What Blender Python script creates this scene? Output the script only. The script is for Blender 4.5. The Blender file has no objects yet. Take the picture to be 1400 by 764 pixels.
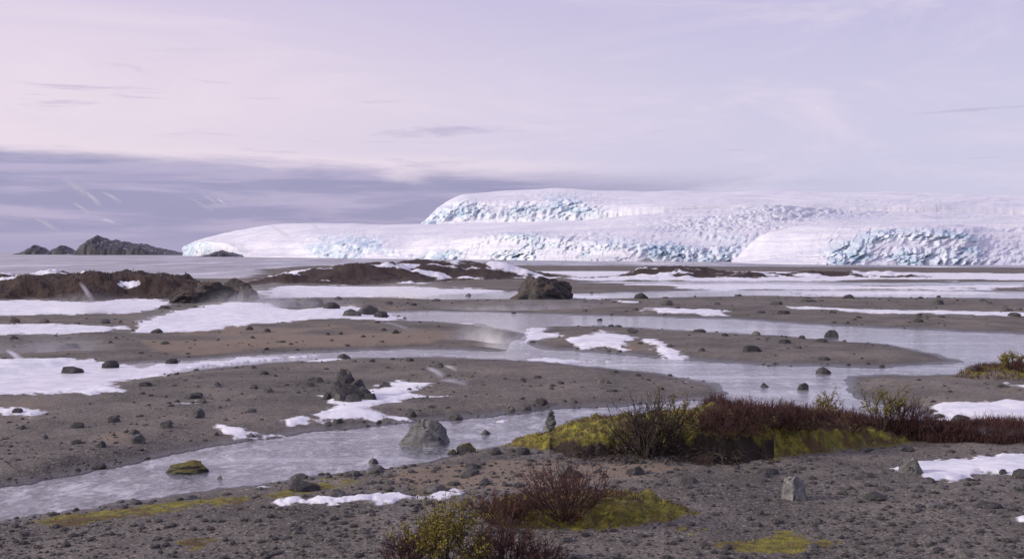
import bpy, math, numpy as np
from mathutils import Vector
rng=np.random.default_rng(7)
F=1478.0; CH=6.0; HZ=345.0
# ------------------------------------------------------------ helpers
_T=np.random.default_rng(3).random((256,256)).astype(np.float32)
def vn(x,y,s=0):
    x=np.asarray(x,np.float64)+s*17.31; y=np.asarray(y,np.float64)+s*9.73
    xi=np.floor(x).astype(np.int64); yi=np.floor(y).astype(np.int64)
    fx=x-xi; fy=y-yi; fx=fx*fx*(3-2*fx); fy=fy*fy*(3-2*fy)
    a=_T[xi&255,yi&255]; b=_T[(xi+1)&255,yi&255]; c=_T[xi&255,(yi+1)&255]; d=_T[(xi+1)&255,(yi+1)&255]
    return (a*(1-fx)+b*fx)*(1-fy)+(c*(1-fx)+d*fx)*fy
def fbm(x,y,o=4,s=0,g=0.5):
    r=0;a=1;t=0
    for i in range(o):
        ca,sa=math.cos(i*.7),math.sin(i*.7)
        r=r+a*vn((x*ca-y*sa)*2**i,(x*sa+y*ca)*2**i,s+i*3); t+=a; a*=g
    return r/t*2-1
def sm(x): x=np.clip(x,0,1); return x*x*(3-2*x)
def mk(name,V,Fc,mat=None,smooth=True,attrs=None,parent=None,mats=None,mi=None):
    V=np.asarray(V,np.float32); Fc=np.asarray(Fc,np.int32)
    me=bpy.data.meshes.new(name); n=Fc.shape[1]
    me.vertices.add(len(V)); me.vertices.foreach_set('co',V.ravel())
    me.loops.add(Fc.size); me.loops.foreach_set('vertex_index',Fc.ravel())
    me.polygons.add(len(Fc)); me.polygons.foreach_set('loop_start',np.arange(0,Fc.size,n,dtype=np.int32))
    me.polygons.foreach_set('loop_total',np.full(len(Fc),n,np.int32))
    me.polygons.foreach_set('use_smooth',np.full(len(Fc),smooth))
    if mats:
        for m in mats: me.materials.append(m)
        me.polygons.foreach_set('material_index',np.asarray(mi,np.int32))
    elif mat: me.materials.append(mat)
    me.update(calc_edges=True)
    if attrs:
        for k,a in attrs.items():
            A=me.color_attributes.new(k,'FLOAT_COLOR','POINT'); A.data.foreach_set('color',np.asarray(a,np.float32).ravel())
    o=bpy.data.objects.new(name,me); bpy.context.scene.collection.objects.link(o)
    if parent: o.parent=parent
    return o
def gridfaces(nr,nc):
    i=np.arange(nr*nc).reshape(nr,nc)
    return np.stack([i[:-1,:-1],i[:-1,1:],i[1:,1:],i[1:,:-1]],-1).reshape(-1,4)
# ------------------------------------------------------------ node helpers
class NT:
    def __init__(s,nt): s.nt=nt; s.n=nt.nodes; s.l=nt.links
    def new(s,t,**k):
        x=s.n.new(t)
        for a,b in k.items(): setattr(x,a,b)
        return x
    def put(s,sock,v):
        if isinstance(v,bpy.types.NodeSocket): s.l.new(v,sock)
        elif v is not None:
            if isinstance(v,(tuple,list)) and len(v)==3 and sock.type=='RGBA': v=(*v,1)
            sock.default_value=v
    def math(s,op,a,b=None,c=None,clamp=False):
        x=s.new('ShaderNodeMath',operation=op,use_clamp=clamp)
        for i,v in enumerate((a,b,c)):
            if v is not None: s.put(x.inputs[i],v)
        return x.outputs[0]
    def mix(s,f,a,b,bt='MIX'):
        x=s.new('ShaderNodeMix',data_type='RGBA',blend_type=bt)
        s.put(x.inputs['Factor'],f); s.put(x.inputs[6],a); s.put(x.inputs[7],b); return x.outputs[2]
    def ss(s,v,a,b,lo=0.,hi=1.):
        x=s.new('ShaderNodeMapRange',interpolation_type='SMOOTHSTEP'); s.put(x.inputs[0],v)
        for i,q in enumerate((a,b,lo,hi)): s.put(x.inputs[i+1],q)
        return x.outputs[0]
    def noise(s,co,scale,det=4,rough=.55,dist=0):
        x=s.new('ShaderNodeTexNoise'); s.put(x.inputs['Vector'],co)
        x.inputs['Scale'].default_value=scale; x.inputs['Detail'].default_value=det
        x.inputs['Roughness'].default_value=rough; x.inputs['Distortion'].default_value=dist; return x.outputs[0]
    def voro(s,co,scale,feat='F1',out=0):
        x=s.new('ShaderNodeTexVoronoi',feature=feat); s.put(x.inputs['Vector'],co); x.inputs['Scale'].default_value=scale; return x.outputs[out]
    def mapv(s,co,sc=(1,1,1),rot=(0,0,0),loc=(0,0,0)):
        x=s.new('ShaderNodeMapping'); s.put(x.inputs[0],co); x.inputs[1].default_value=loc; x.inputs[2].default_value=rot; x.inputs[3].default_value=sc; return x.outputs[0]
    def bump(s,h,st,dist,n=None):
        x=s.new('ShaderNodeBump'); x.inputs['Strength'].default_value=st; x.inputs['Distance'].default_value=dist
        s.put(x.inputs['Height'],h)
        if n is not None: s.put(x.inputs['Normal'],n)
        return x.outputs[0]
def mat(name):
    m=bpy.data.materials.new(name); m.use_nodes=True; q=NT(m.node_tree)
    b=q.n['Principled BSDF']; g=q.new('ShaderNodeNewGeometry'); return m,q,b,g.outputs['Position'],g
# ------------------------------------------------------------ materials
def gravel_mat():
    m,q,b,P,g=mat('gravel_plain')
    A=q.new('ShaderNodeAttribute',attribute_name='maskA'); SA=q.new('ShaderNodeSeparateColor'); q.put(SA.inputs[0],A.outputs['Color'])
    B=q.new('ShaderNodeAttribute',attribute_name='maskB'); SB=q.new('ShaderNodeSeparateColor'); q.put(SB.inputs[0],B.outputs['Color'])
    snow,moss,heath=SA.outputs[0],SA.outputs[1],SA.outputs[2]; sand,wet,earth=SB.outputs
    n1=q.noise(P,0.3,6,.62); n2=q.noise(P,4,5,.65); n3=q.noise(P,17,4,.7); n0=q.noise(P,.9,6,.7); nl=q.noise(P,.07,4,.6)
    vc=q.voro(P,21,'F1',1); vs=q.new('ShaderNodeSeparateColor'); q.put(vs.inputs[0],vc)
    vd=q.voro(P,21,'F1',0); vd2=q.voro(P,50,'F1',0)
    c=q.mix(q.ss(q.math('ADD',q.math('MULTIPLY',n1,.6),q.math('MULTIPLY',nl,.4)),.36,.64),(.080,.071,.061),(.21,.184,.155))
    c=q.mix(q.ss(n2,.4,.72,0.,.45),c,(.065,.059,.054))
    c=q.mix(q.math('MULTIPLY',q.ss(vs.outputs[0],.75,1.),.6),c,(.34,.32,.29))
    c=q.mix(q.math('MULTIPLY',q.ss(vs.outputs[1],.65,1.),.7),c,(.035,.033,.032))
    c=q.mix(q.ss(n3,.35,.65,0.,.3),c,q.mix(.5,c,(.03,.028,.028)))
    sandc=q.mix(n2,(.19,.145,.10),(.27,.21,.155))
    c=q.mix(q.math('MULTIPLY',q.ss(q.math('ADD',sand,q.math('MULTIPLY',q.math('SUBTRACT',n2,.5),.35)),.42,.68),.72),c,sandc)
    c=q.mix(q.math('MULTIPLY',wet,.75),c,(.024,.021,.02))
    hc=q.mix(q.ss(n2,.3,.7),(.016,.010,.009),(.055,.031,.023)); hc=q.mix(q.ss(n0,.5,.68,0.,.5),hc,(.09,.058,.036))
    c=q.mix(q.ss(q.math('ADD',heath,q.math('MULTIPLY',q.math('SUBTRACT',n2,.5),.5)),.46,.56),c,hc)
    mc=q.mix(q.ss(n2,.3,.7),(.06,.062,.012),(.27,.235,.035)); mc=q.mix(q.ss(n3,.48,.68,0.,.8),mc,(.045,.038,.012))
    mc=q.mix(q.ss(n0,.47,.60,0.,.9),mc,q.mix(n3,(.03,.02,.012),(.14,.085,.04)))
    c=q.mix(q.ss(q.math('ADD',moss,q.math('ADD',q.math('MULTIPLY',q.math('SUBTRACT',n2,.5),.9),q.math('MULTIPLY',q.math('SUBTRACT',n0,.5),.6))),.47,.57),c,mc)
    c=q.mix(q.ss(q.math('ADD',earth,q.math('ADD',q.math('MULTIPLY',q.math('SUBTRACT',n2,.5),.8),q.math('MULTIPLY',q.math('SUBTRACT',n0,.5),.8))),.47,.62),c,(.024,.017,.012))
    sn=q.math('ADD',snow,q.math('ADD',q.math('MULTIPLY',q.math('SUBTRACT',q.noise(P,1.4,8,.72),.5),.6),q.math('MULTIPLY',q.math('SUBTRACT',q.noise(q.mapv(P,(1,.35,1)),.25,6,.65),.5),.55)))
    sf=q.ss(sn,.48,.60)
    c=q.mix(sf,c,q.mix(q.ss(n0,.35,.65),(.60,.615,.69),(.82,.82,.85)))
    q.put(b.inputs['Base Color'],c)
    q.put(b.inputs['Roughness'],q.ss(wet,0.,1.,.9,.28)); b.inputs['Specular IOR Level'].default_value=.35
    h=q.math('ADD',q.math('MULTIPLY',vd,-.4),q.math('ADD',q.math('MULTIPLY',vd2,-.25),q.math('ADD',q.math('MULTIPLY',n3,.4),q.math('MULTIPLY',n2,.6))))
    h=q.math('MULTIPLY',h,q.ss(sf,0.,1.,1.,.4))
    q.put(b.inputs['Normal'],q.bump(h,.5,.045)); return m
def rock_mat(name,lo,hi,lich=.5,island=False,mossy=False,top=None):
    m,q,b,P,g=mat(name)
    n1=q.noise(P,3.,6,.65); n2=q.noise(P,14,5,.7)
    c=q.mix(q.ss(n1,.3,.7),lo,hi)
    if island: c=q.mix(q.ss(g.outputs['Random Per Island'],0.,1.,0.,.9),c,q.mix(.5,lo,(.02,.02,.02)))
    else:
        oi=q.new('ShaderNodeObjectInfo'); c=q.mix(q.ss(oi.outputs['Random'],0.,1.,0.,.7),c,lo)
    c=q.mix(q.ss(n2,.57,.68,0.,lich),c,(.42,.42,.40)); c=q.mix(q.ss(q.noise(P,5,6,.65),.54,.62,0.,min(1,lich*1.1)),c,(.022,.022,.025))
    if mossy or top:
        sx=q.new('ShaderNodeSeparateXYZ'); q.put(sx.inputs[0],g.outputs['Normal'])
        c=q.mix(q.ss(q.math('ADD',sx.outputs[2],q.math('SUBTRACT',n1,.5)),.45,.8),c,top or (.12,.105,.02))
    q.put(b.inputs['Base Color'],c); b.inputs['Roughness'].default_value=.85
    q.put(b.inputs['Normal'],q.bump(q.math('ADD',n1,q.math('MULTIPLY',n2,.4)),.8,.15)); return m
def simple(name,c1,c2,sc=3,rough=.85):
    m,q,b,P,g=mat(name)
    c=q.mix(g.outputs['Random Per Island'],c1,c2); c=q.mix(q.ss(q.noise(P,sc,3),.35,.65,0.,.6),c,c1)
    q.put(b.inputs['Base Color'],c); b.inputs['Roughness'].default_value=rough; return m
M_g=gravel_mat()
M_rock=rock_mat('granite_rock',(.045,.044,.045),(.15,.145,.14))
M_rockl=rock_mat('pale_rock',(.09,.092,.09),(.26,.26,.245),.8)
M_rockd=rock_mat('dark_rock',(.022,.021,.024),(.085,.08,.08),.35)
M_knoll=rock_mat('knoll_rock',(.022,.021,.024),(.10,.092,.088),.35,top=(.075,.05,.035))
M_rockm=rock_mat('mossy_rock',(.03,.03,.03),(.10,.095,.09),.3,mossy=True)
M_stone=rock_mat('stones',(.04,.038,.038),(.16,.15,.14),.4,island=True)
M_twig=simple('brown_twigs',(.032,.013,.013),(.125,.05,.042))
M_twigd=simple('grey_twigs',(.020,.013,.011),(.06,.04,.03))
M_leaf=simple('yellow_leaves',(.11,.10,.012),(.33,.25,.03))
M_moss=simple('moss',(.06,.06,.012),(.28,.24,.04),1.2)
M_root=simple('roots',(.02,.014,.01),(.12,.09,.065))
def water_mat():
    m,q,b,P,g=mat('glacial_water')
    sp=q.new('ShaderNodeSeparateXYZ'); q.put(sp.inputs[0],P); far=q.ss(sp.outputs[1],160.,380.)
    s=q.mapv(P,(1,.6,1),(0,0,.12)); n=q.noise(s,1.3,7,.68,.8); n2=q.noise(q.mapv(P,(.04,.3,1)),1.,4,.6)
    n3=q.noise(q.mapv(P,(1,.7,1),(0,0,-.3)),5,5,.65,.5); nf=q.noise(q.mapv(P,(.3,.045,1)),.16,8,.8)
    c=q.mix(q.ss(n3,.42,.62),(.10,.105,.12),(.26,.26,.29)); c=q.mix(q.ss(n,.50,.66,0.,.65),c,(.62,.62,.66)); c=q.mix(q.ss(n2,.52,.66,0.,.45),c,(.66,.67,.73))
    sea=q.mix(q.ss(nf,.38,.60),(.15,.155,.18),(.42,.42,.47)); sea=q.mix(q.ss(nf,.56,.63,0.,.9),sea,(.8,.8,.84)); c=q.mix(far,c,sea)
    q.put(b.inputs['Base Color'],c); q.put(b.inputs['Roughness'],q.math('MULTIPLY_ADD',far,.33,.06)); b.inputs['IOR'].default_value=1.33; b.inputs['Specular IOR Level'].default_value=.75
    q.put(b.inputs['Normal'],q.bump(q.math('ADD',n,q.math('MULTIPLY',n3,.4)),.4,.09)); return m
M_w=water_mat()
def ice_mat():
    m,q,b,P,g=mat('glacier_ice')
    A=q.new('ShaderNodeAttribute',attribute_name='maskA'); S=q.new('ShaderNodeSeparateColor'); q.put(S.inputs[0],A.outputs['Color'])
    ice,crev,dirt=S.outputs
    n1=q.noise(q.mapv(P,(1,.2,.5)),.07,7,.66,1.); n2=q.noise(P,.28,6,.72,.4); n4=q.noise(q.mapv(P,(.4,.4,1.6)),.10,6,.7,.8)
    nr=q.noise(q.mapv(P,(.25,.4,3)),.05,6,.66,1.4); nb=q.noise(q.mapv(P,(.5,.4,2)),.014,6,.65,.8)
    c=q.mix(q.ss(nr,.42,.64,0.,.6),(.82,.815,.845),(.60,.635,.735)); c=q.mix(q.ss(nb,.42,.60,0.,.55),c,(.61,.63,.73)); c=q.mix(q.ss(n4,.57,.67,0.,.4),c,(.52,.58,.69))
    ic=q.mix(q.ss(n1,.36,.60),(.38,.53,.65),(.76,.815,.865)); ic=q.mix(q.ss(n2,.56,.68,0.,.5),ic,(.24,.35,.46))
    c=q.mix(q.ss(q.math('ADD',ice,q.math('MULTIPLY',q.math('SUBTRACT',n1,.5),1.1)),.33,.7),c,ic)
    c=q.mix(q.math('MULTIPLY',crev,q.ss(n2,.46,.60,0.,.75)),c,(.36,.45,.57))
    c=q.mix(q.math('MULTIPLY',dirt,q.ss(n2,.45,.6)),c,(.10,.09,.09))
    q.put(b.inputs['Base Color'],c); b.inputs['Roughness'].default_value=.8
    q.put(b.inputs['Normal'],q.bump(q.math('ADD',nr,q.math('MULTIPLY',n2,.5)),.55,4.)); return m
M_ice=ice_mat()
# ------------------------------------------------------------ terrain survey grid
U=np.arange(-700,2101,2.0); Vv=np.concatenate([np.arange(349.2,420,.5),np.arange(420,800,1.),np.geomspace(800,4000,60)])
UU,VV=np.meshgrid(U,Vv); WW=945*np.log(VV-330)
D=CH*F/(VV-HZ); X=(UU-700)/F*D; Y=D
def sdf(poly,M=90):
    p=np.array([(a,945*math.log(max(b,346)-330)) for a,b in poly],float)
    out=np.full(UU.shape,-float(M))
    c=np.where((U>p[:,0].min()-M)&(U<p[:,0].max()+M))[0]; wv=WW[:,0]; r=np.where((wv>p[:,1].min()-M)&(wv<p[:,1].max()+M))[0]
    if len(c)==0 or len(r)==0: return out
    sl=(slice(r[0],r[-1]+1),slice(c[0],c[-1]+1)); x=UU[sl]; y=WW[sl]
    d=np.full(x.shape,1e9); ins=np.zeros(x.shape,bool); n=len(p)
    for i in range(n):
        ax,ay=p[i]; bx,by=p[(i+1)%n]; ex,ey=bx-ax,by-ay; L=ex*ex+ey*ey+1e-9
        t=np.clip(((x-ax)*ex+(y-ay)*ey)/L,0,1); d=np.minimum(d,(x-ax-t*ex)**2+(y-ay-t*ey)**2)
        if by!=ay: ins^=((ay>y)!=(by>y))&(x<ex*(y-ay)/ey+ax)
    d=np.sqrt(d); out[sl]=np.maximum(np.where(ins,d,-d),-M); return out
def union(L):
    r=None
    for p in L:
        s=sdf(p); r=s if r is None else np.maximum(r,s)
    return r
N1=fbm(UU/45,WW/45,5,1); N2=fbm(UU/18,WW/18,4,5); N3=fbm(UU/150,WW/150,3,9); N4=fbm(UU/9,WW/9,3,15); NSt=fbm(UU/80,WW/22,5,19); FA=sm((415-VV)/25)
water=[
 [(-700,346),(2100,346),(2100,366),(1400,366),(1000,364),(800,363),(600,362),(420,363),(345,369),(330,380),(150,382),(0,384),(-700,386)],
 [(515,404),(600,399),(800,402),(1000,396),(1400,399),(2100,398),(2100,408),(1400,408),(1050,404),(850,407),(600,409)],
 [(800,386),(1000,385),(1300,387),(1400,386),(1400,390),(1000,391)],
 [(520,428),(600,426),(700,428),(860,433),(1000,437),(1130,445),(1400,458),(2100,475),(2100,520),(1400,507),(1330,511),(1160,514),(1155,526),(1168,545),(1230,556),(1300,590),(1180,585),(1100,575),(1000,566),(860,580),(780,592),(690,608),(650,614),(600,630),(520,641),(400,655),(250,674),(100,697),(0,711),(-700,800),(-700,730),(0,668),(100,650),(200,629),(340,603),(430,590),(540,580),(640,572),(760,561),(880,553),(965,547),(995,538),(985,525),(900,510),(760,495),(600,487),(450,490),(330,499),(200,513),(100,530),(-700,600),(-700,530),(0,520),(100,505),(250,494),(400,483),(560,478),(690,480),(715,455),(650,441),(560,438)]]
islands=[[(745,446),(830,445),(950,452),(1100,461),(1220,471),(1280,483),(1318,495),(1200,503),(1040,499),(930,492),(850,485),(740,478),(715,468)]]
wf=union(water); isl=union(islands); wf=np.minimum(wf,-isl)
wf=wf+N1*11+N2*5+N4*2+FA*NSt*35*(VV>366)
Land=-wf
snowP=[
 [(-300,415),(0,414),(110,410),(200,406),(250,417),(195,431),(80,434),(-300,434)],
 [(-300,444),(0,446),(170,449),(190,455),(100,461),(-300,465)],
 [(190,443),(265,422),(340,414),(400,426),(480,420),(565,434),(520,441),(440,440),(350,448),(280,456),(180,458)],
 [(-300,496),(0,499),(120,495),(240,505),(222,517),(180,522),(140,530),(170,545),(60,549),(-300,554)],
 [(200,500),(330,489),(430,486),(330,497),(210,510)],
 [(412,577),(465,561),(435,547),(495,541),(545,526),(590,532),(562,543),(605,550),(530,556),(500,566),(560,575),(480,579)],
 [(300,588),(330,591),(400,597),(320,602)],
 [(348,704),(430,697),(540,690),(645,687),(645,697),(560,703),(450,706)],
 [(1225,653),(1275,638),(1400,635),(1500,636),(1500,665),(1345,665),(1310,675),(1228,664)],
 [(1346,721),(1430,722),(1430,735)],
 [(1255,555),(1500,555),(1500,594),(1395,591),(1300,578)],
 [(1374,530),(1440,532),(1440,546)],
 [(350,400),(390,392),(560,393),(640,396),(700,398),(600,403),(480,409),(360,410)],
 [(700,369),(800,371),(1000,372),(1400,374),(2100,372),(2100,384),(1400,384),(1000,384),(800,384)],
 [(830,389),(1000,388),(1200,391),(1400,390),(1400,396),(1000,397)],[(1050,400),(1250,399),(1400,402),(1200,405)],
 [(715,468),(765,461),(745,449),(712,450)],[(780,472),(820,455),(866,466),(855,480),(800,477)],[(885,470),(912,475),(934,491),(905,492)],
 [(-100,569),(0,567),(68,572),(40,577)],[(330,685),(364,675),(356,684)],[(420,494),(480,490),(465,497)],[(700,492),(760,489),(830,494),(760,497)],
 [(880,423),(992,428),(990,433),(885,430)],[(1020,420),(1200,425),(1400,429),(1900,440),(1900,445),(1400,435),(1200,431)],
 [(745,400),(790,403),(830,405),(820,409),(760,408)],[(620,580),(700,574),(690,578)],[(840,412),(880,414),(860,417)],[(500,404),(560,402),(620,404),(560,407)],[(630,443),(660,441),(650,445)],
 [(420,574),(390,580),(400,583),(440,580)],[(240,560),(270,556),(262,562)],[(860,700),(880,699),(872,702)]]
snow=union(snowP)+N1*15+N2*14+N4*6+FA*NSt*40
mounds=[([(-400,413),(0,413),(150,414),(345,412),(352,405),(300,394),(150,391),(-400,391)],2.4,125),
 ([(330,391),(420,390),(520,391),(600,386),(700,383),(780,380),(740,373),(600,371),(450,371),(370,376)],2.9,120),
 ([(800,381),(900,382),(1020,382),(1070,379),(1020,374),(880,373)],2.0,70),
 ([(1020,380),(1270,381),(1300,377),(1100,375)],.9,60)]
hum=[(683,611),(740,628),(800,640),(900,636),(985,648),(1060,640),(1140,628),(1250,612),(1400,612),(1600,615),(1600,596),(1400,592),(1250,590),(1100,586),(980,584),(880,588),(760,598)]
hum2=[(640,720),(700,701),(800,696),(900,700),(952,718),(880,735),(780,740),(690,736)]
hum3=[(1295,517),(1340,511),(1500,505),(1600,530),(1400,528),(1320,522)]
Z=np.where(Land>0,.02+.2*sm(Land/70)+0*Land,-.02-.5*sm(-Land/30))
nW=fbm(X/9,Y/9,4,3); nS=fbm(X/1.1,Y/1.1,3,8); nM=fbm(X/3.5,Y/3.5,4,12); fade=np.clip(60/D,0,1)
Z=Z+sm(Land/40)*(.14*nW+.05*nS*fade+.06*nM)
heath=np.full(UU.shape,-90.)
for p,h,r in mounds:
    s=sdf(p,130)+N1*34+NSt*14; Z=Z+h*sm(s/r)*(1+.5*N3+.35*N1+.1*N2); heath=np.maximum(heath,s*1.2+N2*22+NSt*20-6)
mnd=sm(heath/20)
Z=Z+mnd*(.3*N2+.25*N4)
sh=sdf(hum)+N1*12+N2*7+N4*3; hh=.85*sm(sh/24)*(.6+.4*sm(sh/65))*(1+.2*N3+.3*N1)*np.interp(UU,[690,860,950,1120,1200,1500],[.3,.85,1.,.8,.45,.3])
Z=Z+hh+sm(sh/10)*(.12*N2+.07*N4)
s2=sdf(hum2)+N1*12+N2*7; Z=Z+.3*sm(s2/30)*(1+.3*N1)+sm(s2/10)*(.06*N2+.05*N4)
s3=sdf(hum3)+N1*8; Z=Z+.5*sm(s3/28)
mossP=[[(36,726),(90,708),(200,702),(320,694),(350,697),(220,713),(110,732)],[(352,696),(400,680),(505,670),(440,687),(385,699)],
 [(245,758),(300,752),(295,760)],[(955,766),(1080,744),(1150,757),(1110,775)],[(935,743),(970,739),(965,749)],[(440,664),(470,662),(465,669)],[(600,612),(640,606),(648,618),(610,624)]]
moss=np.maximum(union(mossP)+N1*18+N2*15,np.maximum(s2+4,s3-9+N2*10))
moss=np.maximum(moss,np.where(UU<1330-(VV-590)*2,sh+4+N2*6,-90))
hstrip=sdf([(930,583),(1050,582),(1260,588),(1600,590),(1600,618),(1250,612),(1130,602),(1000,597)])+N1*14+N2*8
heath=np.maximum(heath,hstrip); heath=np.maximum(heath,sdf([(700,740),(900,733),(900,722),(760,724)])+N2*14)
moss=np.where(hstrip>2,-40,moss)
earth=np.where((UU>750)&(UU<1060),18-np.abs(sh-7)*1.3+np.clip((VV-620)*2.5,-90,2),-30)+N2*12+N1*12
snow=np.where((heath>-10)&(VV<420),NSt*75+N2*25-26+10*(UU>540),snow)
snow=np.where(VV<372,snow-40,snow)
Z=Z+.06*sm(snow/14)*(Land>0)*(mnd<.1)
Z=np.maximum(Z,np.where((snow>0)&(VV>372),-.03+.09*sm(snow/10),-9))
sand=np.maximum(sdf([(500,668),(600,648),(700,640),(950,652),(860,672),(700,690),(560,684)]),sdf([(200,470),(400,462),(600,455),(640,470),(400,478),(200,488)])*.6)+N1*25
sand=np.maximum(sand,N3*30+N1*20-16-200*(VV>640))
wet=sm(1-np.clip(Land,0,99)/36)*.95
P3=np.stack([X,Y,Z],-1)
nrm=lambda f:np.clip(f/60+.5,0,1)
one=np.ones_like(Z)
mk('ground',P3.reshape(-1,3),gridfaces(*Z.shape),M_g,True,{'maskA':np.stack([nrm(snow),nrm(moss),nrm(heath),one],-1),'maskB':np.stack([nrm(sand),wet,nrm(earth),one],-1)})
def samp(ri,ci):
    ri=np.clip(ri,0,len(Vv)-1.001); ci=np.clip(ci,0,len(U)-1.001)
    r=ri.astype(int); c=ci.astype(int)
    fr=np.asarray(ri-r)[...,None]; fc=np.asarray(ci-c)[...,None]
    return (P3[r,c]*(1-fr)+P3[r+1,c]*fr)*(1-fc)+(P3[r,c+1]*(1-fr)+P3[r+1,c+1]*fr)*fc
def locate(u,v):
    c=(u-U[0])/2.; k=int(np.clip(c,0,len(U)-2)); pv=HZ+(CH-np.maximum(Z[:,k],0))*F/D[:,k]
    idx=np.where((pv[:-1]<=v)&(pv[1:]>v))[0]
    if len(idx)==0: i=float(np.argmin(abs(pv-v)))
    else:
        j=idx[-1]; i=j+(v-pv[j])/(pv[j+1]-pv[j]+1e-9)
    p=samp(np.float64(i),np.float64(c)); p[2]=max(p[2],0.); return p
R=40000.
mk('water',[(-R,-50,0),(R,-50,0),(R,R,0),(-R,R,0)],[[0,1,2,3]],M_w,False)
# ------------------------------------------------------------ rocks
import bmesh
def ico(sub):
    bm=bmesh.new(); bmesh.ops.create_icosphere(bm,subdivisions=sub,radius=1); bm.verts.ensure_lookup_table()
    v=np.array([x.co[:] for x in bm.verts]); f=np.array([[q.index for q in p.verts] for p in bm.faces]); bm.free(); return v,f
ICO={k:ico(k) for k in (1,2,3,4,5)}
def rock(sub,seed,cuts=9,rough=.08,jag=.75):
    r=np.random.default_rng(seed); v,f=ICO[sub]; v=v.copy()
    for _ in range(cuts):
        n=r.normal(size=3); n[2]=abs(n[2])*.8; n/=np.linalg.norm(n); c=r.uniform(jag-.2,jag+.12); d=v@n
        v=v-np.outer(np.clip(d-c,0,None),n)
    o=r.uniform(0,99)
    nn=fbm(v[:,0]*2.3+o,v[:,1]*2.3+v[:,2]*2.1+o,5,2,.6)
    return v*(1+rough*nn)[:,None]*1.2,f
def boulder(u,v,w,h,name='boulder',m=None,seed=None,sub=4,depth=.8,rough=.14,cuts=10,taper=.08):
    p=locate(u,v); s=p[1]/F; W=w*s; H=h*s; seed=seed or int(u*7+v)
    V_,f=rock(sub,seed,cuts,rough); z=V_[:,2]; z=(z-z.min())/(z.max()-z.min())
    ext=(V_[:,0].max()-V_[:,0].min())*.5; V_[:,0]-=(V_[:,0].max()+V_[:,0].min())*.5; k=(1.+taper*.4-taper*z)/ext
    zz=(z-.38)/.62
    k=np.where(z<.5,k*np.clip(1/np.sqrt(np.clip(1-(1-z*2)**2*.8,.05,1)),1,1.6),k)
    out=np.stack([V_[:,0]*W*.5*k,V_[:,1]*W*.5*depth*k,zz*H],-1)
    return mk(name,out+np.array([p[0],p[1]+W*.35*depth,p[2]-.01]),f,m or M_rock,True)
B=[(577,609,74,34,M_rockl),(1087,683,35,33,M_rockl),(1249,647,34,22,M_rockl),(415,671,46,13,M_rockd),(268,571,20,13,0),(225,585,21,11,0),(185,605,24,11,0),(181,594,16,8,0),
(104,585,18,9,0),(153,577,18,9,0),(136,611,14,9,M_rockd),(262,545,26,7,M_rockd),(149,503,24,10,M_rockd),(96,510,30,9,M_rockd),(233,497,18,7,M_rockd),(1138,461,20,10,M_rockd),(1097,463,10,5,0),
(1030,481,28,9,M_rockd),(1128,511,22,9,M_rockd),(1099,533,16,10,M_rockd),(1046,529,12,6,0),(1336,507,16,9,0),(1356,694,34,8,M_rockd),(1398,672,18,10,M_rockl),(771,652,28,18,0),(664,594,14,7,0),
(785,550,11,6,0),(430,522,20,7,0),(198,528,18,6,M_rockd),(345,531,16,6,0),(360,512,14,5,M_rockd),(720,560,14,6,0),(700,562,10,6,0),(735,517,12,4,0),(620,664,20,6,0),(510,634,14,8,0),(532,662,14,6,0),
(1280,694,26,7,M_rockl),(1048,652,16,9,0),(1373,648,12,7,0),(1330,620,8,6,0),(560,494,12,5,0),(960,480,10,5,0),(820,438,8,3,0),(255,682,24,5,M_rockl),(300,655,8,6,M_rockl),(60,600,10,6,0),
(342,597,14,6,0),(343,564,14,6,0),(295,595,8,5,0),(540,456,12,5,M_rockd),(524,452,10,4,M_rockd),
(885,358,18,5,M_rockd),(462,410,12,5,M_rockd),(428,418,30,11,M_rockd),(452,422,24,9,M_rockd),(398,420,26,8,M_rockd),(500,430,34,14,M_rock),(480,432,26,10,M_rock),(520,434,20,9,M_rockd),(640,405,8,4,0),(1345,412,12,4,0),(1010,405,10,3,0)]
for b in B: boulder(*b[:4],m=b[4] or M_rock,sub=5 if b[2]>30 else 4 if b[2]>18 else 3,seed={577:11,1087:4}.get(b[0]))
boulder(252,646,62,15,'mossy_boulder',M_rockm,cuts=8,rough=.25,sub=5); boulder(637,620,28,14,'mossy_boulder',M_rockm); boulder(617,622,16,8,'mossy_boulder',M_rockm)
pile=bpy.data.objects.new('rock_outcrop',None); bpy.context.scene.collection.objects.link(pile)
for i,(u,v,w,h) in enumerate([(475,545,50,20),(460,545,30,26),(470,541,36,36),(492,545,34,16),(448,546,20,10),(486,542,30,24),(504,546,20,8),(466,548,22,12),(482,549,26,11),(476,540,26,36)]):
    boulder(u,v,w,h,'rock_%d'%i,M_rock if i%2 else M_rockd,cuts=14,seed=60+i).parent=pile
boulder(743,409,90,33,'rocky_knoll',M_knoll,seed=8,rough=.45,cuts=6,sub=5,taper=.35)
bl=bpy.data.objects.new('rock_bluff',None); bpy.context.scene.collection.objects.link(bl)
for i,(u,v,w,h) in enumerate([(318,412,72,32),(285,413,70,28),(250,414,50,22),(338,413,34,24)]):
    boulder(u,v,w,h,'bluff_face_%d'%i,M_knoll,rough=.35,cuts=8,sub=5).parent=bl
ca=bpy.data.objects.new('stone_cairn',None); bpy.context.scene.collection.objects.link(ca)
p=locate(752,590)
for i,(r,z) in enumerate([(.20,.10),(.165,.30),(.14,.47),(.10,.61)]):
    V_,f=rock(3,50+i,8); mk('stone_%d'%i,V_*np.array([r,r*.8,r*.65])+p+np.array([.03*(i%2),0,z]),f,M_rockl,False,parent=ca)
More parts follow.
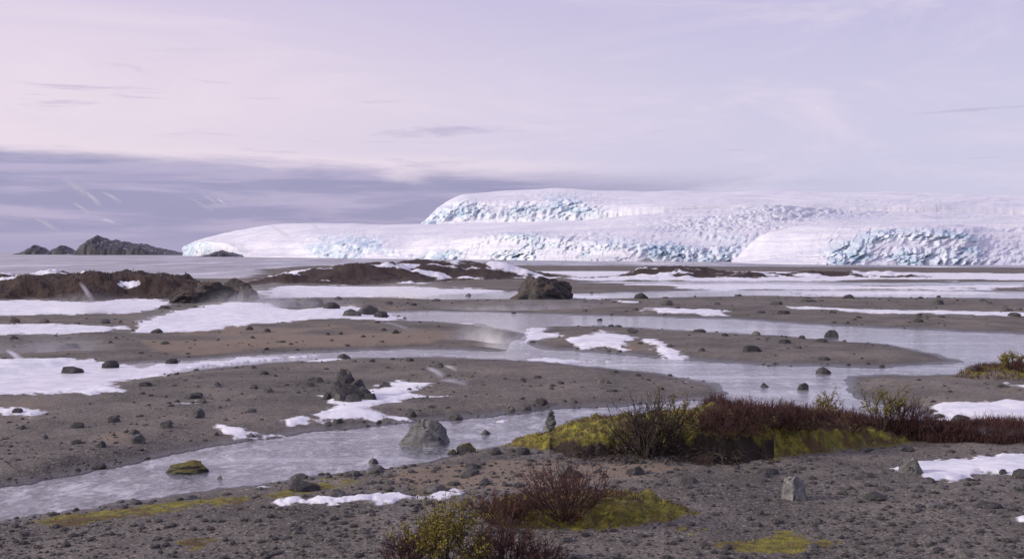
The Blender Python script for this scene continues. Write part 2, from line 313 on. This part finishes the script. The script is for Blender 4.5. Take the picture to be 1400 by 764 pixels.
def scatter(n,fr,fc,ok):
    ri=rng.uniform(*fr,n); ci=rng.uniform(*fc,n); k=ok(ri.astype(int),ci.astype(int)); ri,ci=ri[k],ci[k]
    return samp(ri,ci),ri.astype(int),ci.astype(int)
rowof=lambda v:float(np.interp(v,Vv,np.arange(len(Vv)))); colof=lambda u:(u-U[0])/2.
def joined(name,pts,sizes,sub,nv,m,smooth=False,flat=.6):
    tv=[rock(sub,900+i,7 if sub>1 else 3,.15) for i in range(nv)]; Vs=[];Fs=[];off=0
    which=rng.integers(0,nv,len(pts)); ang=rng.uniform(0,6.283,len(pts)); fl=rng.uniform(.5,1,len(pts))*flat*1.3; el=rng.uniform(.7,1.2,len(pts))
    for k in range(nv):
        s=np.where(which==k)[0]
        if len(s)==0: continue
        v,f=tv[k]; c,sn=np.cos(ang[s])[:,None],np.sin(ang[s])[:,None]; S=sizes[s][:,None]*.5
        x=v[:,0][None]*el[s][:,None]; y=v[:,1][None]
        W=np.stack([(x*c-y*sn)*S,(x*sn+y*c)*S,v[:,2][None]*S*fl[s][:,None]+S*.15],-1)+pts[s][:,None,:]
        Vs.append(W.reshape(-1,3)); Fs.append((f[None]+(np.arange(len(s))*len(v))[:,None,None]+off).reshape(-1,3)); off+=len(s)*len(v)
    return mk(name,np.concatenate(Vs),np.concatenate(Fs),m,smooth)
clump=fbm(X/5,Y/5,4,31)
def okst(r,c): return (Land[r,c]>3)&(snow[r,c]<-6)&(moss[r,c]<0)&(heath[r,c]<0)&(clump[r,c]+rng.uniform(-.5,.5,len(r))>.0)
pt,ri,ci=scatter(44000,(rowof(560),rowof(900)),(colof(-150),colof(1550)),okst)
joined('gravel',pt,.018+.028*rng.pareto(2.1,len(pt)).clip(0,6),1,10,M_stone)
pt,ri,ci=scatter(6500,(rowof(400),rowof(700)),(colof(-150),colof(1550)),lambda r,c:(Land[r,c]>-5)&(moss[r,c]<0)&(heath[r,c]<0)&(snow[r,c]<12)&(clump[r,c]+rng.uniform(-.4,.4,len(r))>.05))
joined('scattered_stones',pt,(.07+.10*rng.pareto(1.8,len(pt)).clip(0,6))*np.clip(pt[:,1]/60,.7,2.5),2,10,M_stone)
# ------------------------------------------------------------ vegetation
def ribbons(name,pts,h,w,m,lean=.35,per=1,spread=0.):
    n=len(pts); pts=np.repeat(pts,per,0); h=np.repeat(h,per)*rng.uniform(.6,1.1,n*per); n=len(pts)
    a=rng.uniform(0,6.283,n); l=rng.uniform(0,lean,n); d=np.stack([np.cos(a)*l,np.sin(a)*l,np.ones(n)],-1)
    a2=rng.uniform(0,6.283,n); s=np.stack([np.cos(a2),np.sin(a2),0*a],-1)*w*.5
    base=pts+np.stack([rng.normal(0,1,n)*spread,rng.normal(0,1,n)*spread,0*a-.02],-1)
    mid=base+d*(h*.55)[:,None]; a3=rng.normal(0,.25,(n,3)); tip=mid+(d+a3)*(h*.5)[:,None]
    V_=np.stack([base-s,base+s,mid+s*.8,mid-s*.8,tip+s*.35,tip-s*.35],1).reshape(-1,3)
    i=(np.arange(n)*6)[:,None]; f=np.concatenate([i+np.array([[0,1,2,3]]),i+np.array([[3,2,4,5]])])
    return mk(name,V_,f,m,False)
def area(n,v0,v1,u0,u1,ok): return scatter(n,(rowof(v0),rowof(v1)),(colof(u0),colof(u1)),ok)
pt,_,_=area(20000,580,622,900,1600,lambda r,c:hstrip[r,c]>0)
ribbons('heath_shrubs',pt,rng.uniform(.12,.38,len(pt)),.016,M_twig,.6,3,.06)
pt,_,_=area(30000,370,416,-300,1400,lambda r,c:(heath[r,c]>3)&(snow[r,c]<-3)&(N1[r,c]>-.3))
ribbons('heather',pt,rng.uniform(.08,.36,len(pt)),.12,M_twigd,1.6)
pt,_,_=area(26000,580,745,600,1500,lambda r,c:(moss[r,c]>0)&(N2[r,c]>-.25)&(earth[r,c]<3))
ribbons('moss_tufts',pt,rng.uniform(.02,.08,len(pt)),.022,M_moss,.9,2,.04)
pt,_,_=area(12000,600,775,-50,1500,lambda r,c:(moss[r,c]>0)&(s2[r,c]<0)&(sh[r,c]<0))
ribbons('grass_tufts',pt,rng.uniform(.02,.06,len(pt)),.02,M_moss,.8,2,.04)
pt,_,_=area(7000,500,535,1280,1500,lambda r,c:(s3[r,c]>0))
ribbons('dry_grass',pt,rng.uniform(.05,.22,len(pt)),.02,M_twig,.8,2,.04)
pt,_,_=area(20000,580,740,640,1350,lambda r,c:(moss[r,c]>4)&(clump[r,c]>.06))
ribbons('red_heath',pt,rng.uniform(.04,.15,len(pt)),.013,M_twig,.9,2,.04)
def bush(name,u,v,w,h,stems=26,leaf=0,m=None,seed=1,thick=.011,fan=1.,p=None,lsz=.035,mt=.003):
    r=np.random.default_rng(seed); p=locate(u,v) if p is None else p; s=p[1]/F; W=w*s*.5; H=h*s
    segs=[];leaves=[]
    def grow(a,d,L,th,lev):
        n=4; q=a
        for i in range(n):
            d=d+r.normal(0,.13,3)+np.array([0,0,.05]); d/=np.linalg.norm(d); b=q+d*L/n
            segs.append((q,b,th*(1-i/n*.5),th*(1-(i+1)/n*.5)))
            if lev<3 and i>0:
                for _ in range(r.integers(1,3)):
                    dd=d+r.normal(0,.5,3); dd/=np.linalg.norm(dd); grow(b,dd,L*r.uniform(.35,.6),th*.55,lev+1)
            if leaf and (lev>=2 or i>1):
                for _ in range(leaf): leaves.append(b+r.normal(0,.02,3))
            q=b
    for i in range(stems):
        a=r.uniform(0,6.283); k=r.uniform(0,1)**.6; t=np.array([math.cos(a)*W*k*fan,math.sin(a)*W*k*fan,H*r.uniform(.65,1)*(1-.45*k*k)])
        L=np.linalg.norm(t); grow(p+np.array([math.cos(a)*W*.25*k,math.sin(a)*W*.25*k,-.03]),t/L,L*.85,thick,1)
    A=np.array([x[0] for x in segs]);Bb=np.array([x[1] for x in segs]);ta=np.array([x[2] for x in segs]);tb=np.array([x[3] for x in segs])
    d=Bb-A; d/=np.linalg.norm(d,axis=1)[:,None]+1e-9; e1=np.cross(d,[.3,.5,.81]); e1/=np.linalg.norm(e1,axis=1)[:,None]+1e-9; e2=np.cross(d,e1)
    vs=[]
    for P_,t in ((A,ta),(Bb,tb)):
        for k in range(3):
            an=k*2.0944; vs.append(P_+(e1*math.cos(an)+e2*math.sin(an))*np.maximum(t,mt)[:,None])
    V_=np.stack(vs,1).reshape(-1,3); i=(np.arange(len(A))*6)[:,None]
    f=np.concatenate([i+np.array([[k,(k+1)%3,3+(k+1)%3,3+k]]) for k in range(3)]); mi=np.zeros(len(f),int)
    if leaves:
        Lp=np.array(leaves); n=len(Lp); a=r.normal(size=(n,3)); a/=np.linalg.norm(a,axis=1)[:,None]; b=np.cross(a,r.normal(size=(n,3))); b/=np.linalg.norm(b,axis=1)[:,None]
        S=lsz*r.uniform(.6,1.2,n)[:,None]; LV=np.stack([Lp,Lp+(a+b*.5)*S*.5,Lp+a*S,Lp+(a-b*.5)*S*.5],1).reshape(-1,3)
        lf=(np.arange(n)*4)[:,None]+np.array([[0,1,2,3]])+len(V_); V_=np.concatenate([V_,LV]); f=np.concatenate([f,lf]); mi=np.concatenate([mi,np.ones(n,int)])
    return mk(name,V_,f,None,False,mats=[m or M_twig,M_leaf],mi=mi)
bush('dwarf_birch_shrub',882,624,92,70,50,0,M_twigd,1,thick=.022,mt=.006)
bush('willow_shrub',915,602,44,70,9,1,M_twigd,2,thick=.02,lsz=.055)
bush('willow_shrub',1133,575,34,40,11,1,M_twigd,3,lsz=.06,thick=.016)
bush('willow_shrub',1205,587,58,58,14,1,M_twigd,4,lsz=.06,thick=.018)
bush('dwarf_birch_shrub',1240,590,60,44,30,0,M_twig,5,thick=.015,mt=.005)
bush('willow_shrub',1382,504,32,24,12,1,M_twigd,6,lsz=.08,thick=.02)
bush('dwarf_birch_shrub',1340,508,24,12,14,0,M_twig,16)
bush('dwarf_birch_shrub',1395,508,30,16,20,0,M_twig,17,mt=.006)
bush('dwarf_birch_shrub',772,707,118,68,60,0,M_twig,7,thick=.013,mt=.0045)
bush('dwarf_birch_shrub',682,716,84,42,40,0,M_twig,8,mt=.0045)
bush('willow_shrub',608,784,84,94,26,2,M_twigd,9,lsz=.055)
bush('dwarf_birch_shrub',690,779,120,64,50,0,M_twig,10,mt=.0045)
bush('dwarf_birch_shrub',560,779,80,50,38,0,M_twig,11,mt=.0045)
bush('dwarf_birch_shrub',745,777,70,34,22,0,M_twig,12,mt=.004)
for i,(u,v,w,h) in enumerate([(960,588,60,28),(1010,586,70,38),(1060,584,60,34),(1110,586,60,30),(1165,590,60,30),(1290,598,70,22),(1350,600,70,20),(1000,596,70,24),(1035,585,70,34),(985,587,60,34),(1085,587,60,30)]):
    bush('heath_bush',u,v,w,h,32,0,M_twig,30+i,thick=.010,mt=.005)
r=np.random.default_rng(5); RV=[];RF=[];o=0
for k in range(140):
    u=r.uniform(775,1010) if k>50 else r.uniform(835,905); a=locate(u,r.uniform(612,634)); q=a+np.array([0,-.02,.05]); d=np.array([r.normal(0,.8),-.5,-.1]); t=r.uniform(.008,.028)
    for i in range(7):
        e=d+r.normal(0,.35,3); e[2]-=.12*i; e/=np.linalg.norm(e); b=q+e*r.uniform(.07,.18); tt=t*(1-i/9)
        e1=np.cross(e,[0,0.3,1]); e1/=np.linalg.norm(e1); e2=np.cross(e,e1)
        for P_,w_ in ((q,tt),(b,tt*.85)):
            for j in range(3): RV.append(P_+(e1*math.cos(j*2.094)+e2*math.sin(j*2.094))*w_)
        for j in range(3): RF.append([o+j,o+(j+1)%3,o+3+(j+1)%3,o+3+j])
        o+=6; q=b
mk('exposed_roots',RV,RF,M_root,False)
# ------------------------------------------------------------ glacier
gl=bpy.data.objects.new('glacier',None); bpy.context.scene.collection.objects.link(gl)
def smooth1(v,n):
    k=np.hanning(2*n+1); k/=k.sum(); return np.convolve(np.pad(v,n,'edge'),k,'valid')
def relief(name,curves,u0,u1,nu,rows,seed,amp):
    us=np.linspace(u0,u1,nu); C=[]
    for cv,df,ice in curves:
        cv=np.array(cv,float); v=smooth1(np.interp(us,cv[:,0],cv[:,1]),14)
        ic=smooth1(np.interp(us,*zip(*ice)),20) if isinstance(ice,list) else np.full(nu,float(ice))
        C.append((v,smooth1(df(us,v),40),ic))
    Vr=[];Dr=[];Ir=[]
    for i in range(len(C)-1):
        n=rows[i]
        for t in np.arange(n)/n:
            tv=math.sin(t*math.pi/2) if i>=1 and i<len(C)-2 else t
            Vr.append(C[i][0]*(1-tv)+C[i+1][0]*tv); Dr.append(C[i][1]*(1-t)+C[i+1][1]*t); Ir.append(C[i][2]*(1-t)+C[i+1][2]*t)
    Vr.append(C[-1][0]);Dr.append(C[-1][1]);Ir.append(C[-1][2])
    Vr=np.array(Vr);Dr=np.array(Dr);Ir=np.array(Ir); UUg=np.tile(us,(len(Vr),1))
    x=(UUg-700)/F*Dr; z=CH-(Vr-HZ)*Dr/F
    return UUg,Vr,x,Dr.copy(),z,Ir,name,seed,amp
def finish(g,crev,dirt=None):
    UUg,Vr,x,y,z,ice,name,seed,amp=g
    k=np.clip(ice*(.7+.9*fbm(UUg/50,Vr/16,3,seed+11)),0,1)
    rid=1-np.abs(fbm(UUg/13+Vr/9,Vr/9,4,seed))*2.2; rid2=fbm(UUg/4.5+Vr/20,Vr/9,4,seed+4)
    y=y-amp*k*rid*1.2-amp*.9*k*rid2
    cr=1-np.abs(fbm(UUg/9+Vr/4,Vr/2.2,4,seed+7))*2.5
    z=z+amp*.30*crev*cr+amp*.30*fbm(UUg/60+Vr/8,Vr/6,4,seed+2,.5)*(1-k*.5)+amp*.14*k*fbm(UUg/5,Vr/3,3,seed+9)
    z[0]=-3
    dirt=np.zeros_like(z) if dirt is None else dirt
    mk(name,np.stack([x,y,z],-1).reshape(-1,3),gridfaces(*z.shape),M_ice,True,{'maskA':np.stack([k,np.clip(crev,0,1),dirt,k*0+1],-1).reshape(-1,4)},parent=gl)
def G2(u,v,a,b,su,sv): return np.exp(-((u-a)/su)**2-((v-b)/sv)**2)
d0=lambda us,v:np.interp(us,[252,340,430,600,850,1010,1400,2300],[1950,1400,1180,933,720,700,700,700])
iceB=[(252,1.2),(330,1.),(345,.1),(405,.2),(430,1.2),(510,1.2),(545,.6),(600,.7),(640,1.1),(760,1.),(850,.8),(920,.9),(2300,.6)]
c0=[(252,349.5),(340,351.3),(430,352.5),(600,354.5),(850,357.3),(1010,357.7),(2300,357.7)]
c1=[(252,340),(258,334),(275,329),(310,333),(340,346),(400,348),(430,340),(470,334),(520,339),(560,343),(600,333),(640,327),(700,322),(780,327),(850,336),(950,341),(1050,338),(1400,335),(2300,340)]
c2=[(252,340),(258,333),(290,325),(350,319),(430,317),(560,319),(700,313),(850,315),(950,316),(1050,310),(1400,305),(2300,308)]
c3=[(252,340),(258,332),(290,322),(330,314),(370,307),(400,305),(480,305),(560,307),(650,306),(800,300),(900,292),(1000,285),(1060,281),(1120,286),(1250,290),(1400,293),(2300,300)]
c4=[(a,b+9) for a,b in c3]
g=relief('glacier_tongue',[(c0,d0,iceB),(c1,lambda u,v:d0(u,v)*1.05,[(a,b*.85) for a,b in iceB]),(c2,lambda u,v:d0(u,v)*1.3,.08),(c3,lambda u,v:d0(u,v)*1.8,0),(c4,lambda u,v:d0(u,v)*2.1,0)],252,2300,1700,[50,40,70,6],11,8)
uu,vv=g[0],g[1]
cre=np.clip(G2(uu,vv,1060,292,60,12)+.9*G2(uu,vv,975,308,80,13)+.5*G2(uu,vv,1130,290,60,6)+.5*G2(uu,vv,900,345,110,10)+.2*G2(uu,vv,1300,290,300,10)+.35*G2(uu,vv,720,330,90,12),0,1)
finish(g,cre,np.clip(G2(uu,vv,300,345,40,6)+.3*G2(uu,vv,900,352,120,3),0,1))
dc=lambda us,v:np.interp(us,[560,900,2300],[2000,1700,1700])
a0=[(570,312),(2300,312)]
a1=[(576,308),(583,306),(700,303),(780,296),(840,287),(900,281),(1000,280),(2300,288)]
a2=[(576,308),(584,301),(598,287),(630,273),(700,273),(760,273),(830,278),(900,277),(1000,276),(2300,280)]
a3=[(576,308),(586,298),(602,280),(632,265),(700,260),(760,258),(850,261),(1000,262),(1200,262),(1400,267),(2300,276)]
a4=[(a,b+12) for a,b in a3]
g=relief('ice_cap',[(a0,dc,.5),(a1,lambda u,v:dc(u,v)*1.02,[(576,1.),(700,1.),(790,.8),(880,0),(2300,0)]),(a2,lambda u,v:dc(u,v)*1.07,[(576,.9),(700,.9),(790,.6),(880,0),(2300,0)]),(a3,lambda u,v:dc(u,v)*1.6,0),(a4,lambda u,v:dc(u,v)*2,0)],576,2300,1300,[6,50,50,6],23,14)
uu,vv=g[0],g[1]
finish(g,np.clip(.2*G2(uu,vv,1250,275,200,6)+.7*G2(uu,vv,680,290,80,12),0,1))
dl=lambda us,v:CH*F/(np.interp(us,[1000,1060,1130,2300],[359.5,361,362,363])-HZ)
l0=[(1000,359.5),(1060,361),(1130,362),(2300,363)]
l1=[(1000,358),(1040,355),(1075,351),(1110,343),(1150,333),(1200,324),(1260,320),(1320,324),(1350,338),(1400,344),(1600,334),(2300,334)]
l2=[(1000,357),(1022,337),(1046,318),(1090,309),(1150,305),(1200,303),(1300,306),(1350,312),(1400,320),(1600,314),(2300,325)]
l3=[(a,b+8) for a,b in l2]
iceC=[(1000,0),(1060,.1),(1110,.4),(1150,1.),(1330,1.),(1365,.5),(2300,.8)]
g=relief('glacier_lobe',[(l0,dl,iceC),(l1,lambda u,v:dl(u,v)*1.06,iceC),(l2,lambda u,v:dl(u,v)*1.22,.0),(l3,lambda u,v:dl(u,v)*1.35,0)],1000,2300,1100,[70,40,6],37,5)
uu,vv=g[0],g[1]
finish(g,.15*G2(uu,vv,1100,345,40,12))
# ------------------------------------------------------------ sea islands
M_isl,q,b,P,g_=mat('island_rock'); n=q.noise(q.mapv(P,(1,1,3)),.12,6,.7); sx=q.new('ShaderNodeSeparateXYZ'); q.put(sx.inputs[0],g_.outputs['Normal'])
c=q.mix(q.ss(n,.35,.65),(.02,.02,.03),(.06,.058,.07)); c=q.mix(q.math('MULTIPLY',q.ss(n,.58,.64),q.ss(sx.outputs[2],.6,.9)),c,(.6,.6,.65)); q.put(b.inputs['Base Color'],c); q.put(b.inputs['Normal'],q.bump(n,.8,3.))
def island(name,prof,d,dep):
    pr=np.array(prof,float); us=np.linspace(pr[0,0],pr[-1,0],200); top=np.interp(us,pr[:,0],pr[:,1]); nr=30; V_=[]
    H=CH-(top-HZ)*d/F; H=np.maximum(H,0)*1.08
    for j in range(nr):
        t=j/(nr-1); prf=np.sin(np.pi*t)**.5
        h=H*prf*(1+.22*fbm(us/8,np.full_like(us,t*4),4,int(d)%50)*min(1,prf*2))
        V_.append(np.stack([(us-700)/F*d,np.full_like(us,d+t*dep)+4*fbm(us/9,np.full_like(us,t*4.),3,4),h-1],-1))
    return mk(name,np.array(V_).reshape(-1,3),gridfaces(nr,200),M_isl,True)
island('sea_island',[(97,347),(103,332),(112,326),(122,325),(135,328),(160,332),(185,334),(215,341),(235,345),(258,348.5)],2400,120)
island('sea_island',[(14,347),(28,342),(40,335),(50,338),(56,344),(60,347)],2900,80)
island('sea_island',[(58,347),(66,341),(76,336),(84,338),(92,343),(100,347)],2800,80)
island('sea_island',[(268,350),(285,345),(298,342),(315,346),(335,350.5)],1450,50)
# ------------------------------------------------------------ blowing snow
M_s=bpy.data.materials.new('blowing_snow'); M_s.use_nodes=True; q=NT(M_s.node_tree); q.n.remove(q.n['Principled BSDF'])
A=q.new('ShaderNodeAttribute',attribute_name='maskA'); S=q.new('ShaderNodeSeparateColor'); q.put(S.inputs[0],A.outputs['Color'])
tr=q.new('ShaderNodeBsdfTransparent'); df=q.new('ShaderNodeBsdfDiffuse'); df.inputs[0].default_value=(.9,.9,.92,1); tl=q.new('ShaderNodeBsdfTranslucent'); tl.inputs[0].default_value=(.9,.9,.92,1)
mm=q.new('ShaderNodeMixShader'); mm.inputs[0].default_value=.5; q.l.new(df.outputs[0],mm.inputs[1]); q.l.new(tl.outputs[0],mm.inputs[2])
m2=q.new('ShaderNodeMixShader'); gp=q.new('ShaderNodeNewGeometry'); q.put(m2.inputs[0],q.math('MULTIPLY',S.outputs[0],q.ss(q.noise(gp.outputs['Position'],.8,4,.6),.2,.65,.25,1.)))
q.l.new(tr.outputs[0],m2.inputs[1]); q.l.new(mm.outputs[0],m2.inputs[2]); q.l.new(m2.outputs[0],q.n['Material Output'].inputs[0])
def drift(u,v,w,h,al=.6,seed=0):
    p=locate(u,v); s=p[1]/F; W=w*s;H=h*s; nu_,nv_=40,14; V_=[];Cc=[]
    for j in range(nv_):
        b_=j/(nv_-1)
        for i in range(nu_):
            a=i/(nu_-1); V_.append(p+np.array([(a-.5)*W,math.sin(a*5+seed)*W*.12+b_*H*.6,-.05+b_*H*(.5+.5*math.sin(a*3.14))]))
            al_=al*math.sin(a*math.pi)**1.2*(1-b_)**1.3; Cc.append((al_,al_,al_,1))
    return mk('blowing_snow',V_,gridfaces(nv_,nu_),M_s,True,{'maskA':Cc})
for i,a in enumerate([(660,468,120,36,1.),(680,476,70,22,.8),(120,427,200,30,.8),(380,420,240,34,.85),(60,482,200,30,.7),(850,362,260,18,.8),(1200,402,400,12,.7),(560,408,220,28,.85),(1350,590,160,12,.5),(720,422,300,18,.6),(370,408,80,28,.8),(250,440,160,20,.7)]): drift(*a,seed=i)
def streak(u0,v0,u1,v1,d,wd=.12,al=.7):
    a=np.array([(u0-700)/F*d,d,CH-(v0-HZ)/F*d]); b=np.array([(u1-700)/F*d,d*1.01,CH-(v1-HZ)/F*d]); n=14; V_=[];Cc=[]
    dr=(b-a)/np.linalg.norm(b-a); pr=np.cross(dr,[0,1,0])
    for j,sd_ in enumerate((-1,0,1)):
        for i in range(n):
            t=i/(n-1); V_.append(a+(b-a)*t+np.array([0,0,.02])*math.sin(t*3.1)*d/20+pr*sd_*wd*d/28*(.4+.6*t)+np.array([0,.05*abs(sd_),0])); e=min(1,al*2)*math.sin(math.pi*t)**.7 if sd_==0 else 0; Cc.append((e,e,e,1))
    mk('snow_gust',V_,gridfaces(3,n),M_s,True,{'maskA':Cc})
for s_ in [(84,243,116,270,90,.16,.8),(116,262,132,282,90,.12,.6),(98,276,120,296,90,.1,.7),(138,262,162,278,90,.08,.7),(44,296,78,320,90,.12,.6),(252,268,290,290,90,.06,.4),(276,266,296,282,90,.06,.35),(136,300,152,305,90,.06,.5),(296,272,304,280,90,.08,.5),
 (108,385,122,416,70,.14,.6),(8,478,28,500,55,.16,.6),(582,502,606,517,45,.14,.8),(606,500,624,508,45,.1,.6),(600,519,640,527,45,.12,.5),(404,288,440,320,110,.08,.2),(520,440,560,452,60,.08,.3),(340,290,400,330,110,.1,.18)]: streak(*s_)
# ------------------------------------------------------------ camera, light, sky
cam=bpy.data.cameras.new('camera'); co=bpy.data.objects.new('camera',cam); bpy.context.scene.collection.objects.link(co)
co.location=(0,0,CH); co.rotation_euler=(math.pi/2,0,0); cam.sensor_width=36; cam.lens=36*F/1400; cam.shift_y=-37/1400; cam.clip_end=90000; cam.clip_start=.1
bpy.context.scene.camera=co
EL=math.radians(22); AZ=math.radians(-102)
sd=Vector((math.sin(AZ)*math.cos(EL),math.cos(AZ)*math.cos(EL),math.sin(EL)))
sl=bpy.data.lights.new('sun','SUN'); sl.energy=3.0; sl.angle=math.radians(2); sl.color=(1,.90,.77)
so=bpy.data.objects.new('sun',sl); bpy.context.scene.collection.objects.link(so); so.rotation_euler=(-sd).to_track_quat('-Z','Y').to_euler()
w=bpy.data.worlds.new('World'); bpy.context.scene.world=w; w.use_nodes=True; q=NT(w.node_tree); bg=q.n['Background']; out=q.n['World Output']
sk=q.new('ShaderNodeTexSky',sky_type='NISHITA'); sk.sun_disc=False; sk.sun_elevation=EL; sk.sun_rotation=AZ; q.l.new(sk.outputs[0],bg.inputs[0]); bg.inputs[1].default_value=.01
tc=q.new('ShaderNodeTexCoord').outputs['Generated']; sx=q.new('ShaderNodeSeparateXYZ'); q.put(sx.inputs[0],tc); x,y,z=sx.outputs
def lin(r,g,b): return tuple(((c/255+.055)/1.055)**2.4 if c>10 else c/3294 for c in (r,g,b))
left=q.ss(x,-.45,.35)
base=q.mix(q.ss(z,.02,.14),q.mix(left,lin(222,208,230),lin(204,201,230)),q.mix(left,lin(236,220,234),lin(209,203,230)))
base=q.mix(q.ss(z,.12,.28),base,q.mix(left,lin(212,200,230),lin(190,185,222)))
cm=q.mapv(tc,(2.2,2.2,16.)); n1=q.noise(cm,1.3,6,.6,.4); n2=q.noise(q.mapv(tc,(3,3,38.),(0,0,0),(4,2,1)),1.5,6,.6,.4); n3=q.noise(q.mapv(tc,(2,2,9.),(0,.05,0),(9,2,1)),1.7,6,.65,.8)
base=q.mix(q.ss(n3,.45,.72,0.,.45),base,lin(242,226,240))
top=q.math('ADD',q.math('MULTIPLY',x,-.06),q.math('ADD',.067,q.math('MULTIPLY',q.math('SUBTRACT',n1,.5),.08)))
edge=q.math('SUBTRACT',top,z)
base=q.mix(q.math('MULTIPLY',q.ss(edge,-.022,-.003),q.ss(x,-.1,.2,.45,0.)),base,lin(243,226,236))
bank=q.math('MULTIPLY',q.ss(edge,-.004,.014),q.ss(x,.0,.3,1.,.35))
bc=q.mix(q.ss(n2,.4,.62),lin(152,149,188),lin(184,175,208)); bc=q.mix(q.ss(z,.0,.03),lin(168,163,198),bc)
sky=q.mix(q.math('MULTIPLY',bank,.95),base,bc)
rb=q.math('MULTIPLY',q.math('MULTIPLY',q.ss(x,.0,.06),q.ss(x,.2,.36,1.,0.)),q.math('MULTIPLY',q.ss(n1,.40,.58),q.ss(z,.062,.080,1.,0.)))
sky=q.mix(q.math('MULTIPLY',rb,.55),sky,lin(180,174,206))
lens=q.math('MULTIPLY',q.ss(n2,.585,.69),q.math('MULTIPLY',q.ss(z,.04,.07),q.ss(z,.12,.2,1.,0.)))
sky=q.mix(q.math('MULTIPLY',lens,.5),sky,lin(172,164,200))
sky=q.mix(q.ss(z,-.03,-.002,1.,0.),sky,lin(150,148,165))
b2=q.new('ShaderNodeBackground'); q.put(b2.inputs[0],sky); b2.inputs[1].default_value=.93
ad=q.new('ShaderNodeAddShader'); q.l.new(bg.outputs[0],ad.inputs[0]); q.l.new(b2.outputs[0],ad.inputs[1]); q.l.new(ad.outputs[0],out.inputs[0])
vs=bpy.context.scene.view_settings; vs.view_transform='Standard'; vs.look='None'; vs.exposure=0
